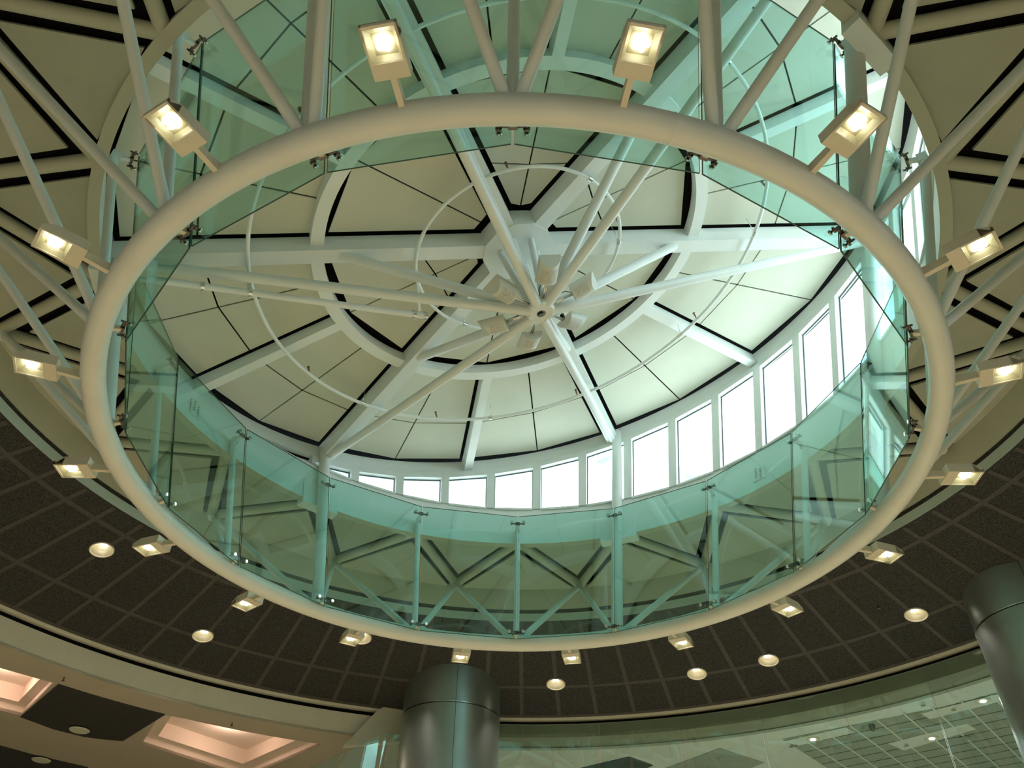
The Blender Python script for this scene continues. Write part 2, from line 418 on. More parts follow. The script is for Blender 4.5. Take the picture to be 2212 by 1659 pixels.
# ================================================================== floodlights on the ring
FX = 4.25
def make_flood():
    t = thing('floodlight', '', 'floodlight', (0, 0, 0), 'ring floodlights'); t['_o'] = (0, 0, 0)
    x0, x1, w, h = .31, .68, .125, .055     # head, local x outward, z up, underside at z=0
    b = MB(); b.hexa([(.085, -.022, .0), (x0, -.022, .015), (x0, .022, .015), (.085, .022, .0), (.085, -.022, .085), (x0, -.022, .085), (x0, .022, .085), (.085, .022, .085)])
    b.build('arm', HEAD, t, origin=(0, 0, 0))
    # shell: top with sloped outer end, four sides, front closing plate; open window below
    hh = .105; b = MB(); m = .016; gx0 = x0+.115; gx1 = x1-.02
    b.hexa([(x0, -w, 0), (gx0, -w, 0), (gx0, w, 0), (x0, w, 0), (x0, -w, hh), (gx0, -w, hh), (gx0, w, hh), (x0, w, hh)])
    b.hexa([(gx0, -w, hh-.012), (x1-.1, -w, hh-.012), (x1-.1, w, hh-.012), (gx0, w, hh-.012), (gx0, -w, hh), (x1-.1, -w, hh), (x1-.1, w, hh), (gx0, w, hh)])
    b.hexa([(x1-.1, -w, hh-.012), (x1, -w, .035), (x1, w, .035), (x1-.1, w, hh-.012), (x1-.1, -w, hh), (x1, -w, .048), (x1, w, .048), (x1-.1, w, hh)])
    for s in (-1, 1):
        ya, yb = s*(w-m), s*w
        b.hexa([(gx0, ya, 0), (x1, ya, 0), (x1, yb, 0), (gx0, yb, 0), (gx0, ya, hh-.01), (x1-.1, ya, hh-.01), (x1-.1, yb, hh-.01), (gx0, yb, hh-.01)])
        b.hexa([(x1-.1, ya, .0), (x1, ya, 0), (x1, yb, 0), (x1-.1, yb, 0), (x1-.1, ya, hh-.01), (x1, ya, .036), (x1, yb, .036), (x1-.1, yb, hh-.01)])
    b.hexa([(gx1, -w, 0), (x1, -w, 0), (x1, w, 0), (gx1, w, 0), (gx1, -w, .045), (x1, -w, .045), (x1, w, .045), (gx1, w, .045)])
    head = b.build('housing', HEAD, t, origin=(0, 0, 0))
    b = MB(); y = w-m-.002; z1 = hh-.02          # reflector: tapered tray
    lo = [(gx0+.002, -y, .008), (gx1-.002, -y, .008), (gx1-.002, y, .008), (gx0+.002, y, .008)]
    hi = [(gx0+.03, -y+.03, .06), (gx1-.05, -y+.03, .06), (gx1-.05, y-.03, .06), (gx0+.03, y-.03, .06)]
    b.add(lo+hi, [(0, 1, 5, 4), (1, 2, 6, 5), (2, 3, 7, 6), (3, 0, 4, 7), (4, 5, 6, 7)])
    b.build('reflector', REFL, head, origin=(0, 0, 0), normals=False)
    b = MB(); b.obox(((gx0+gx1)/2, 0, .004), ((gx1-gx0)/2-.003, 0, 0), (0, y, 0), (0, 0, .002)); b.build('lens', LGLASS, head, origin=(0, 0, 0))
    cx = (gx0+gx1)/2
    b = MB()
    for k in range(5):
        a = 2*PI*k/5+.3; cxx, cyy = cx+.040*math.cos(a), .040*math.sin(a)
        V = []; n1, n2 = 10, 6
        for i2 in range(n2+1):
            th = PI*i2/n2
            for j2 in range(n1): ph = 2*PI*j2/n1; V.append((cxx+.026*math.sin(th)*math.cos(ph), cyy+.026*math.sin(th)*math.sin(ph), .040+.016*math.cos(th)))
        b.add(V, [(i2*n1+j2, i2*n1+(j2+1) % n1, (i2+1)*n1+(j2+1) % n1, (i2+1)*n1+j2) for i2 in range(n2) for j2 in range(n1)], 0, True)
    b.build('lamp', LAMP, head, origin=(0, 0, 0))
    return t, cx
flood, fcx = make_flood()
def spot(name, loc, energy, col, blend=.6, ang=150, rad=.04):
    l = bpy.data.lights.new(name, 'SPOT'); l.energy = energy; l.color = col; l.spot_size = math.radians(ang); l.spot_blend = blend; l.shadow_soft_size = rad
    o = bpy.data.objects.new(name, l); C.objects.link(o); o.location = loc; return o
for k in range(18):
    i = k+.5; az = AZ(i)
    o = flood if k == 0 else copy_tree(flood)
    o.location = P(FX, az, 0); o.rotation_euler = (0, 0, math.radians(az)); o['label'] = 'lit rectangular floodlight outside the ring tube, '+wherehalf(i)
    s = spot('floodlight_beam', (fcx, 0, -.004), 118.0, (1.0, .85, .59)); s.parent = o; s.data.shadow_soft_size = .02

# ================================================================== tilted roof: beams, rings, panels
WP = 9.2
def lathe_roof(b, prof, n=120, mi=0):
    V = []; m = len(prof)
    for k in range(n):
        a = 360*k/n
        for (r, nn) in prof: V.append(RR(r, a, nn))
    b.add(V, [(k*m+j, k*m+(j+1) % m, ((k+1) % n)*m+(j+1) % m, ((k+1) % n)*m+j) for k in range(n) for j in range(m)], mi, True)
SP = {0: 'on the right', 60: 'toward the lower right post', 120: 'toward the lower left post', 180: 'on the left', 240: 'toward the upper left', 300: 'toward the upper right'}
SP2 = {30: 'right of the lower right main beam', 90: 'at the bottom of the photo', 150: 'left of the lower left main beam', 210: 'at the upper left', 270: 'at the top of the photo', 330: 'at the upper right'}
# rim beam
b = MB(); n = 180; V = []; prof = [(0, 0), (.30, -.02), (.30, .34), (0, .34), (-.055, .17)]
for k in range(n):
    az = 360*k/n
    for (o_, nn) in [(-.02, .02), (.03, 0), (.34, 0), (.34, .26), (-.02, .26)]: V.append(rimpt(az, o_, nn))
b.add(V, [(k*5+j, k*5+(j+1) % 5, ((k+1) % n)*5+(j+1) % 5, ((k+1) % n)*5+j) for k in range(n) for j in range(5)], 0, True)
tag(b.build('rim_beam', PAINT2), 'white curved box beam round the outer rim of the tilted roof', 'beam')
b = MB(); V = []
for k in range(n):
    az = 360*k/n
    for (o_, nn) in [(.05, -.03), (.12, -.03), (.12, .01), (.05, .01)]: V.append(rimpt(az, o_, nn))
b.add(V, [(k*4+j, k*4+(j+1) % 4, ((k+1) % n)*4+(j+1) % 4, ((k+1) % n)*4+j) for k in range(n) for j in range(4)], 0, True)
b.build('trim_7', BLACK, kind='structure')
# middle ring beam
b = MB(); lathe_roof(b, [(2.60, .10), (2.77, .10), (2.77, .27), (2.60, .27)], 144)
tag(b.build('middle_ring_beam', PAINT2), 'white circular beam half way out on the roof underside', 'beam')
# main and secondary beams
for d in range(0, 360, 60):
    R_ = rim_r(d); e = RP(math.cos(math.radians(d)), math.sin(math.radians(d)))-RO; t = RN.cross(e)
    b = MB(); a, c = RR(.46, d, 0), RR(R_+.02, d, 0); b.hexa([a-t*.11, c-t*.11, c+t*.11, a+t*.11, a-t*.11+RN*.27, c-t*.11+RN*.27, c+t*.11+RN*.27, a+t*.11+RN*.27])
    tag(b.build('main_beam', PAINT2), 'wide white radial roof beam from the hub plate '+SP[d], 'beam', 'main roof beams')
    d2 = d+30; R_ = rim_r(d2); e = RP(math.cos(math.radians(d2)), math.sin(math.radians(d2)))-RO; t = RN.cross(e)
    b = MB(); a, c = RR(2.75, d2, .10), RR(R_+.02, d2, .06); b.hexa([a-t*.075, c-t*.075, c+t*.075, a+t*.075, a-t*.075+RN*.17, c-t*.075+RN*.21, c+t*.075+RN*.21, a+t*.075+RN*.17])
    tag(b.build('secondary_beam', PAINT2), 'short white roof beam between middle ring and rim, '+SP2[d2], 'beam', 'secondary roof beams')
# hub plate at the apex
b = MB(); n = 12; 
b.prism([RR(.50, 15+30*k, -.02) for k in range(n)], RN*.29)
apx = tag(b.build('apex_plate', PAINT2), 'white twelve-sided steel plate where the six main roof beams meet', 'plate')
# black deck above the panels
b = MB(); n = 120; V = []
for k in range(n): V += [rimpt(360*k/n, .30, .37)]
b.prism(V, RN*.1); b.build('ceiling.002', BLACK, kind='structure', origin=tuple(RO))
b = MB(); V = [rimpt(360*k/n, .75, .47) for k in range(n)]; b.prism(V, RN*.12); b.build('roof_cover', DECK, kind='structure', origin=tuple(RO))
# outer panels: twelve half sectors, each four plates
PN, PT = .27, .02
def flat(poly): return [RP(x, y, PN) for x, y in poly]
def pol(r, d): a = math.radians(d); return (r*math.cos(a), r*math.sin(a))
def edge_at(r, d, off):      # point at radius r, shifted sideways from direction d
    a = math.radians(d); x = math.sqrt(max(r*r-off*off, 0)); return (x*math.cos(a)-off*math.sin(a), x*math.sin(a)+off*math.cos(a))
for d in range(0, 360, 60):
    for s in (1, -1):
        dm, ds_, dj = d, d+30*s, d+15*s; g = .012; rj = 4.12
        def plate(b, r0, r1, A, offA, B, offB):
            b.prism(flat([edge_at(r0[0], A, offA*s), edge_at(r1[0], A, offA*s), edge_at(r1[1], B, offB*s), edge_at(r0[1], B, offB*s)]), RN*PT)
        b = MB(); Rm, Rj, Rs = rim_r(dm)-.12, rim_r(dj)-.07, rim_r(ds_)-.12
        plate(b, (2.70, 2.66), (rj-g, rj-g), dm, .175, dj, -g)
        plate(b, (2.66, 2.70), (rj-g, rj-g), dj, g, ds_, -.135)
        plate(b, (rj+g, rj+g), (Rm, Rj), dm, .175, dj, -g)
        plate(b, (rj+g, rj+g), (Rj, Rs), dj, g, ds_, -.135)
        tag(b.build('roof_panel', PANEL), 'cream jointed outer roof panel %s of the main beam %s' % ('clockwise' if s > 0 else 'anticlockwise', SP[d]), 'roof panel', 'outer roof panels')
    g = .011; b = MB(); d1, d2, dm = d, d+60, d+30; f = .18
    # inner sector: two halves split along the middle, each cut near the apex
    for (A, sa) in ((d1, 1), (d2, -1)):
        r0, rc = .62, 1.22
        if d == 180: rc = .62
        p_out = edge_at(2.53, A, f*sa); p_mid = edge_at(2.55, dm, -g*sa)
        c_out = edge_at(rc+.12, A, f*sa); c_mid = edge_at(rc, dm, -g*sa)
        b.prism(flat([c_out, p_out, p_mid, c_mid] if rc > .7 else [edge_at(.62, A, f*sa), p_out, p_mid, edge_at(.60, dm, -g*sa)]), RN*PT)
        if rc > .7:
            c_out2 = edge_at(rc+.12-2*g, A, f*sa); c_mid2 = edge_at(rc-2*g, dm, -g*sa)
            b.prism(flat([edge_at(r0, A, f*sa), c_out2, c_mid2, edge_at(r0-.05, dm, -g*sa)]), RN*PT)
    tag(b.build('roof_panel', PANEL), 'cream wedge-shaped inner roof panel just clockwise of the main beam '+SP[d], 'roof panel', 'inner roof panels')

# ================================================================== clerestory windows
def wall_pt(az, z, out=0.0): return P(5.03+.255*(z-2.873)+out, az, z)
def zh(az): return rim(az)[1]+.02
wn = 0; centre0 = 76.8+3.8
order = []
for k in range(-13, 16):
    azc = centre0+WP*k; dd = (azc-TAZ+180) % 360-180
    zz = min(zh(azc-WP/2), zh(azc+WP/2))
    if zz-2.873 > .16: order.append((-(((azc+360-270) % 360)), azc))
order = sorted(order, key=lambda t: t[0])
seen = set()
for _, azc in order:
    key = round(((azc % 360))/3)
    if key in seen: continue
    seen.add(key); wn += 1
    zb = 2.86; ha = WP/2; hg = 3.82
    b = MB()
    aL, aR = azc+ha, azc-ha          # left in the photo = larger azimuth
    def bar(azA, zA, azB, zB, azC, zC, azD, zD, o0=-.015, o1=.12):
        p = [wall_pt(azA, zA, o0), wall_pt(azB, zB, o0), wall_pt(azC, zC, o0), wall_pt(azD, zD, o0)]
        q = [wall_pt(azA, zA, o1), wall_pt(azB, zB, o1), wall_pt(azC, zC, o1), wall_pt(azD, zD, o1)]
        b.hexa(p+q)
    gl, gr_ = azc+hg, azc-hg; tb = .14
    bar(aR, zb, gr_, zb, gr_, zh(gr_), aR, zh(aR))
    bar(gl, zb, aL, zb, aL, zh(aL), gl, zh(gl))
    bar(gr_, zb-.03, gl, zb-.03, gl, zb+.012, gr_, zb+.012)
    bar(gr_, zh(gr_)-tb, gl, zh(gl)-tb, gl, zh(gl), gr_, zh(gr_))
    name = 'window_%d' % wn
    fr = b.build(name, PAINT2, kind='structure')
    og = fr.location
    def ch(bb, nm, m_): 
        c = bb.build(nm, m_, None, origin=tuple(og)); c.location = (0, 0, 0); c.parent = fr; return c
    z1, z2 = zh(gr_)-tb, zh(gl)-tb
    b = MB()
    p = [wall_pt(gr_, zb, .095), wall_pt(gl, zb, .095), wall_pt(gl, z2+.01, .095), wall_pt(gr_, z1+.01, .095)]
    q = [x+er(azc)*.008 for x in p]; b.hexa(p+q); ch(b, 'pane', WGLASS)
    b = MB(); w_ = .35
    for (A, zA, B, zB) in ((gr_, zb, gr_, z1), (gl, zb, gl, z2)):
        s = 1 if A == gr_ else -1
        p = [wall_pt(A, zA, .075), wall_pt(A+s*.16, zA, .075), wall_pt(A+s*.16, zB, .075), wall_pt(A, zB, .075)]
        b.hexa(p+[x+er(azc)*.015 for x in p])
    p = [wall_pt(gr_, z1-.018, .075), wall_pt(gl, z2-.018, .075), wall_pt(gl, z2, .075), wall_pt(gr_, z1, .075)]; b.hexa(p+[x+er(azc)*.015 for x in p])
    ch(b, 'seal', LEAD)
# solid drum wall where the roof comes down to the sill
b = MB(); N_ = 200; V = []; F = []
idx = []
for k in range(N_+1):
    az = 360*k/N_; r, z = rim(az); zt_ = z+.3
    V += [wall_pt(az, 2.80, .11), wall_pt(az, max(zt_, 2.82), .11), wall_pt(az, max(zt_, 2.82), .14), wall_pt(az, 2.80, .14)]
covered = sorted(a % 360 for _, a in order)
def has_window(az):
    return any(abs((az-a+180) % 360-180) <= WP/2+.05 for a in covered)
for k in range(N_):
    az = 360*(k+.5)/N_
    if not has_window(az):
        for j in range(4): F.append((k*4+j, k*4+(j+1) % 4, (k+1)*4+(j+1) % 4, (k+1)*4+j))
b.add(V, F, 0, True); b.build('wall_upper', LIPP, kind='structure', origin=(0, 0, Z0))

# ================================================================== hanging hub, brace tubes, speakers
HN = -1.15
hub = thing('hub', 'white cast steel hub with a round hole where the brace tubes meet', 'hub', tuple(RR(0, 0, HN-.07)))
b = MB(); V = []; n = 72
prof = [(.06, -.075), (.155, -.075), (.175, -.05), (.175, .06), (.13, .09), (.06, .09)]
for k in range(n):
    a = 360*k/n; f = 1+.07*math.cos(math.radians(6*a+180))
    for (r, nn) in prof: V.append(RR(r*(f if r > .1 else 1), a, HN+nn))
m = len(prof)
b.add(V, [(k*m+j, k*m+(j+1) % m, ((k+1) % n)*m+(j+1) % m, ((k+1) % n)*m+j) for k in range(n) for j in range(m)], 0, True)
b.build('body', PAINT, hub)
b = MB()
for k in range(5):
    a = 70*k; pts = [RR(.03+.02*math.sin(k+q*.9), a+q*55, HN-.07+.03*math.sin(q*1.3+k)+.02) for q in range(6)]; b.path(pts, .006, 6)
b.build('cable', CABLE, hub)
for d in range(0, 360, 60):
    R_ = rim_r(d)
    for kind, rr, nn, n0 in (('long', R_-.04, .03, -.02), ('short', 2.38, .02, .03)):
        a, c = RR(.13, d, HN+n0), RR(rr, d, nn); b = MB(); b.tube(a, c, .066, n=20)
        tag(b.build('brace_tube', PAINT), '%s white brace tube from the hub to the main beam %s' % (kind, SP[d]), 'tube', kind+' brace tubes')
    b = MB(); a, c = RR(.10, d, HN+.05), RR(.26, d, -.03); b.tube(a, c, .045, n=14)
    tag(b.build('hanger_tube', PAINT), 'thin white tube hanging the hub from the apex plate, side '+SP[d], 'tube', 'hub hanger tubes')
SPP = {30: 'right of the lower right brace', 90: 'lowest of the six in the photo', 150: 'at the lower left of the hub', 210: 'at the upper left of the hub', 270: 'highest of the six in the photo', 330: 'at the upper right of the hub'}
for d in range(30, 390, 60):
    d0 = d % 360
    e = RP(math.cos(math.radians(d)), math.sin(math.radians(d)))-RO; t = RN.cross(e); N_v = RN
    e2 = (e*.98+RN*.20).normalized(); n2 = t.cross(e2)*-1
    if n2.dot(RN) < 0: n2 = -n2
    base = RR(.46, d, HN+.03)
    s = thing('loudspeaker', 'white half-round loudspeaker on the hub, '+SPP[d0], 'loudspeaker', tuple(base), 'hub loudspeakers')
    L_, W_ = .36, .14
    b = MB(); n = 18; V = []
    for q, (x, cut) in enumerate(((0, 0), (L_, .11))):
        for k in range(n+1):
            a = PI*k/n; y = -W_*math.cos(a); h = W_*.95*math.sin(a)
            xx = x-(cut*(h/W_) if q else 0)
            V.append(base+e2*xx+t*y-n2*(h-.03))
    m = n+1
    F = [(k, k+1, m+k+1, m+k) for k in range(n)] + [(0, m, m+n, n), tuple(range(n, -1, -1)), tuple(range(m, 2*m))]
    b.add(V, F, 0, False); cab = b.build('cabinet', SPK, s)
    b = MB(); V = []
    for x in (.03, .21):
        for k in range(9): a = PI*(.22+.5*k/8); V.append(base+e2*x+t*(-(W_+.003)*math.cos(a))-n2*((W_*.95+.003)*math.sin(a)-.03))
    b.add(V, [(k, k+1, 9+k+1, 9+k) for k in range(8)], 0, True); b.build('grille', GRILLE, cab, origin=tuple(base), normals=False)
    b = MB(); b.obox(base+e2*(L_-.03)+n2*.032, e2*.015, t*.018, n2*.004); b.build('badge', PAINT2, cab, origin=tuple(base))
    b = MB(); b.tube(RR(.15, d, HN+.01), base+e2*.01, .013, n=8); b.tube(RR(.15, d+5, HN+.01), base+e2*.01+t*.03, .008, n=8); b.build('mounting_rod', CHROME, s)
    b = MB(); b.path([RR(.14, d-6, HN+.04), RR(.26, d-8, HN+.10), RR(.40, d-5, HN+.08), base+e2*.02], .006, 6); b.build('cable', CABLE, s)

# ================================================================== sprinkler pipes
def ring_pipe(name, r, nn, rad, label):
    t = thing(name, label, 'pipe', tuple(RP(0, 0, nn)))
    b = MB(); b.path([RR(r, 360*k/96, nn) for k in range(96)], rad, 10, True); b.build('tube', PAINT, t); return t
big = ring_pipe('ring_pipe', 3.54, -.10, .026, 'large circular white sprinkler pipe under the roof beams')
small = ring_pipe('ring_pipe', 1.43, -.08, .024, 'small circular white sprinkler pipe round the hub')
def head_at(r, d, nn, par, below):
    b = MB(); c = RR(r, d, nn); b.tube(c, c+RN*.07, .011, n=8); b.tube(c+RN*.07, c+RN*.10, .018, .010, n=10)
    for k in range(6): q = c+RN*.115; b.obox(q+(RU*math.cos(k)+RV*math.sin(k))*.012, RU*.008, RV*.003, RN*.002)
    b.tube(c+RN*.10, c+RN*.118, .006, n=6)
    return b
def sprk(r, d, nn, par, label):
    t = thing('sprinkler_head', label, 'sprinkler', tuple(RR(r, d, nn)), 'sprinkler heads on the ring pipes')
    head_at(r, d, nn+.02, par, 0).build('body', BRASS, t)
    b = MB(); b.obox(RR(r, d, nn+.145), RU*.018, RV*.018, RN*.002); b.build('deflector', STEEL, t)
for d, l in ((143, 'at the left bottom of the large pipe'), (103, 'at the bottom of the large pipe'), (63, 'lower right of the large pipe, near a main beam'), (24, 'at the right of the large pipe above the tall windows'), (-18, 'at the upper right of the large pipe'), (216, 'at the upper left of the large pipe'), (262, 'at the top of the large pipe')):
    sprk(3.54, d, -.10, big, 'small sprinkler head '+l)
sprk(1.43, -106, -.08, small, 'small sprinkler head at the top of the small pipe'); sprk(1.43, -20, -.08, small, 'small sprinkler head at the right of the small pipe')
for k, d in enumerate((30, 88, 125, -5, 305, 240)):
    t = thing('pipe_hanger', 'thin rod and clamp on the large ring pipe, %s' % ['beside the short beam at right', 'at the bottom', 'over the lower left main beam', 'under the right main beam', 'at the upper right', 'at the upper left'][k], 'hanger', tuple(RR(3.54, d, -.1)), 'hangers on the large pipe')
    b = MB(); b.tube(RR(3.54, d, -.08), RR(3.50, d-1, .16), .005, n=6); b.build('rod', CHROME, t)
    b = MB(); b.tube(RR(3.54, d-.5, -.1), RR(3.54, d+.5, -.1), .036, n=12); b.build('clamp', CHROME, t)
for k, d in enumerate((-60, 115, -8)):
    t = thing('pipe_hanger', 'thin rod and clamp on the small ring pipe, %s' % ['at the upper right', 'at the bottom', 'at the right'][k], 'hanger', tuple(RR(1.43, d, -.08)), 'hangers on the small pipe')
    b = MB(); b.tube(RR(1.43, d, -.06), RR(1.40, d-2, .2), .005, n=6); b.build('rod', CHROME, t)
    b = MB(); b.tube(RR(1.43, d-1.2, -.08), RR(1.43, d+1.2, -.08), .034, n=12); b.build('clamp', CHROME, t)
mp = thing('supply_pipe', 'straight white supply pipe with couplings under the left main beam', 'pipe', tuple(RP(-1.25, .68, -.5)))
b = MB(); A_, B_ = RP(-4.75, -.17, -.48), RP(-1.30, .68, -.48); b.tube(A_, B_, .044, n=14); b.build('tube', PAINT, mp)
D_ = (B_-A_)
for f in (.195, .35, .95, .995):
    b = MB(); q = A_+D_*f; b.tube(q-D_.normalized()*.022, q+D_.normalized()*.022, .058, n=14); b.obox(q, D_.normalized()*.012, RN*.085, RV*.012); b.build('coupling', CHROME, mp)
b = MB(); b.path([RP(-1.41, .20, -.08), RP(-1.41, .30, -.2), RP(-1.40, .60, -.46)], .022, 10); b.build('drop_pipe', PAINT, mp)
b = MB(); q = A_+D_*.35; b.path([q, q+RN*.15, RR(3.54, 176, -.1)], .03, 10); b.build('riser', PAINT, mp)

# lamp clusters on the drum lip
for az, l in ((158.0, 'left'), (39.6, 'right')):
    t = thing('lamp_cluster', 'small perforated cluster of round lamps fixed on the drum lip at '+l, 'lamp', tuple(P(4.93, az, 2.3)), 'lip lamp clusters')
    b = MB(); c = P(4.905, az, 2.35); up = (er(az)*.22+UZ).normalized(); b.obox(c, et(az)*.10, up*.13, er(az)*.010); b.build('plate', LIPP, t)
    for r_ in range(4):
        for s in (-1, 1):
            b = MB(); q = c+et(az)*(.042*s)+up*(.085-.055*r_+.02*s)-er(az)*.012; b.tube(q, q-er(az)*.02, .016, n=12); b.build('bulb', GRILLE, t)

# ================================================================== downlights in the dark ceiling
def ceil_n(az):
    return (er(az)*(.227)+UZ).normalized()
DL = [(7.59, 147.0), (8.57, 129.1), (7.59, 110.8), (8.55, 83.9), (8.60, 65.9), (8.59, 56.9), (8.54, 38.7)]
DLN = ['leftmost, beside the ring', 'second from the left', 'half hidden behind a floodlight', 'right of the central column', 'lower of the close pair at right', 'upper of the close pair at right', 'rightmost, by the right column']
def cut_holes(objs, pts, rad, h):
    bm = bmesh.new()
    for p in pts: bmesh.ops.create_cone(bm, cap_ends=True, segments=40, radius1=rad, radius2=rad, depth=h, matrix=Matrix.Translation(p))
    me = bpy.data.meshes.new('cut'); bm.to_mesh(me); bm.free(); co = bpy.data.objects.new('cut', me); C.objects.link(co)
    for o in objs:
        md = o.modifiers.new('hole', 'BOOLEAN'); md.object = co; md.operation = 'DIFFERENCE'; md.solver = 'EXACT'
    dg = bpy.context.evaluated_depsgraph_get(); dg.update()
    for o in objs:
        nm = bpy.data.meshes.new_from_object(o.evaluated_get(dg)); o.modifiers.clear(); o.data = nm
    bpy.data.objects.remove(co)
cut_holes([bpy.data.objects['ceiling'], bpy.data.objects['trim_1']], [P(r, az, zc(r)+.03) for r, az in DL], .172, .46)
for (r, az), l in zip(DL, DLN):
    t = thing('downlight', 'round lit downlight in the dark ceiling, '+l, 'downlight', tuple(P(r, az, zc(r))), 'ceiling downlights')
    X = er(az); Y = et(az); c = P(r, az, zc(r)); n = 32; X2 = (X-UZ*.227).normalized()
    def ringpts(rad, h): return [c+(X2*math.cos(2*PI*k/n)+Y*math.sin(2*PI*k/n))*rad+UZ*h for k in range(n)]
    Q = [(k, (k+1) % n, n+(k+1) % n, n+k) for k in range(n)]
    b = MB(); V = ringpts(.168, .01)+ringpts(.168, -.018)+ringpts(.182, -.018)+ringpts(.182, .0)
    for j in range(3): b.add(V[j*n:(j+2)*n], Q, 0, True)
    b.build('trim_ring', HEAD, t)
    b = MB(); V = ringpts(.168, -.004)+ringpts(.155, .08)+ringpts(.120, .17)+ringpts(.06, .205)
    for j in range(3): b.add(V[j*n:(j+2)*n], Q, 0, True)
    b.add(V[3*n:], [tuple(range(n))]); b.build('reflector', REFLD, t, normals=False)
    for s in (-1, 0, 1):
        b = MB(); b.tube(c+Y*.042*s+UZ*.080-Y*.016, c+Y*.042*s+UZ*.080+Y*.016, .026, n=12); b.build('lamp', LAMPD, t)
    s = spot('downlight_beam', c-UZ*.03, 60.0, (1.0, .90, .74), ang=120, rad=.02)

# ================================================================== edge of the dark ceiling, fascia ring
b = MB(); b.lathe([(9.62, .945), (9.64, .87), (9.80, .87), (9.80, 1.1), (9.62, 1.1)], n=200, closed=True); b.build('trim_4', BEIGE, kind='structure', origin=(0, 0, Z0))
b = MB(); b.lathe([(9.74, .88), (9.74, .72), (9.9, .72), (9.9, .88)], n=160, closed=True); b.build('trim_5', BLACK, kind='structure', origin=(0, 0, Z0))
b = MB(); b.lathe([(9.66, .775), (9.70, .36), (9.95, .36), (9.95, .775)], n=120, a0=100, a1=290, closed=True); b.build('wall_left', BEIGE, kind='structure', origin=(0, 0, Z0))
b = MB(); b.lathe([(9.66, .80), (9.68, .55), (9.95, .42), (9.95, .80)], n=120, a0=-70, a1=100, closed=True); b.build('wall_right', GREENW, kind='structure', origin=(0, 0, Z0))
def xyz(p, z): return Vector((p[0], p[1], Z0+z))
# left lower ceiling with two coffers
CZ = .38
def coffer(poly, dep, nm): 
    b = MB(); n = len(poly); lo = [xyz(p, CZ) for p in poly]; c = sum((Vector((p[0], p[1])) for p in poly), Vector((0, 0)))/n
    inn = [xyz((c.x+(p[0]-c.x)*.82, c.y+(p[1]-c.y)*.82), CZ+.16) for p in poly]; mid = [xyz(p, CZ+.16) for p in poly]; up = [x+UZ*(dep-.16) for x in inn]
    F = [(k, (k+1) % n, n+(k+1) % n, n+k) for k in range(n)]
    b.add(lo+mid, F); b.add(mid+inn, F); b.add(inn+up, F); b.add(up, [tuple(range(n))])
    o = b.build('ceiling.'+nm, PINK, kind='structure', normals=False, origin=tuple(lo[0]))
    return c
cof1 = [(-7.30, 9.96), (-6.43, 8.31), (-3.62, 9.72), (-5.68, 11.96)]
cof2 = [(-9.3, 5.6), (-7.85, 6.93), (-9.09, 8.52), (-10.4, 7.4)]
outer = [xy(9.9, 100+k*2.5) for k in range(37)]
outer = outer + [xy(22.9, 190-k*5) for k in range(19)]
def holed(outer, holes, z, th, name, m):
    bm = bmesh.new(); es = []
    for loop in [outer]+holes:
        vs = [bm.verts.new((p[0], p[1], z)) for p in loop]
        es += [bm.edges.new((vs[k], vs[(k+1) % len(vs)])) for k in range(len(vs))]
    bmesh.ops.triangle_fill(bm, use_beauty=True, use_dissolve=False, edges=es)
    r = bmesh.ops.extrude_face_region(bm, geom=bm.faces[:]); bmesh.ops.translate(bm, vec=(0, 0, th), verts=[v for v in r['geom'] if isinstance(v, bmesh.types.BMVert)])
    bmesh.ops.recalc_face_normals(bm, faces=bm.faces)
    me = bpy.data.meshes.new(name); bm.to_mesh(me); bm.free(); me.materials.append(m)
    o = bpy.data.objects.new(name, me); C.objects.link(o); o.location = (0, 0, Z0); o['kind'] = 'structure'; return o
holed(outer, [cof1, cof2], CZ, .05, 'ceiling.003', TAN)
for poly, nm in ((cof1, '004'), (cof2, '005')):
    c = coffer(poly, .45, nm)
    l = bpy.data.lights.new('cove_lamp', 'POINT'); l.energy = 20; l.color = (1.0, .70, .55); l.shadow_soft_size = .15
    o = bpy.data.objects.new('cove_lamp', l); C.objects.link(o); o.location = (c.x+.1, c.y+.1, Z0+CZ+.22)
# brown drop beam under the fascia
b = MB(); b.lathe([(9.68, .36), (10.32, .34), (10.32, .40), (9.68, .40)], n=100, a0=100, a1=200, closed=True); b.build('trim_6', TAN, kind='structure', origin=(0, 0, Z0))
# dark acoustic insets and round speakers
arc = [(-7.75, 6.93), (-6.33, 8.30), (-7.62, 9.79), (-7.95, 9.72), (-8.32, 9.59), (-8.75, 9.2), (-9.13, 8.57)]
b = MB(); b.prism([xyz(p, CZ-.012) for p in arc], (0, 0, .01)); tag(b.build('acoustic_panel', FELT), 'dark acoustic panel with a curved lower edge in the left ceiling', 'ceiling panel')
b = MB(); b.prism([xyz(p, CZ-.012) for p in [(-10.5, 9.9), (-9.77, 10.77), (-8.94, 11.5), (-9.6, 12.6), (-12, 11.6)]], (0, 0, .01)); tag(b.build('acoustic_panel', FELT), 'dark acoustic panel at the bottom left corner', 'ceiling panel')
for p, l in (((-8.22, 9.13), 'in the dark panel at lower left'), ((-9.71, 10.97), 'at the bottom left corner')):
    t = thing('ceiling_speaker', 'round cream ceiling disc '+l, 'ceiling disc', tuple(xyz(p, CZ-.05)), 'left ceiling discs')
    b = MB(); b.tube(xyz(p, CZ-.035), xyz(p, CZ-.055), .19, .17, n=32); b.build('cover', DGRN, t)
    b = MB(); b.tube(xyz(p, CZ), xyz(p, CZ-.035), .12, n=20); b.build('neck', BLACK, t)
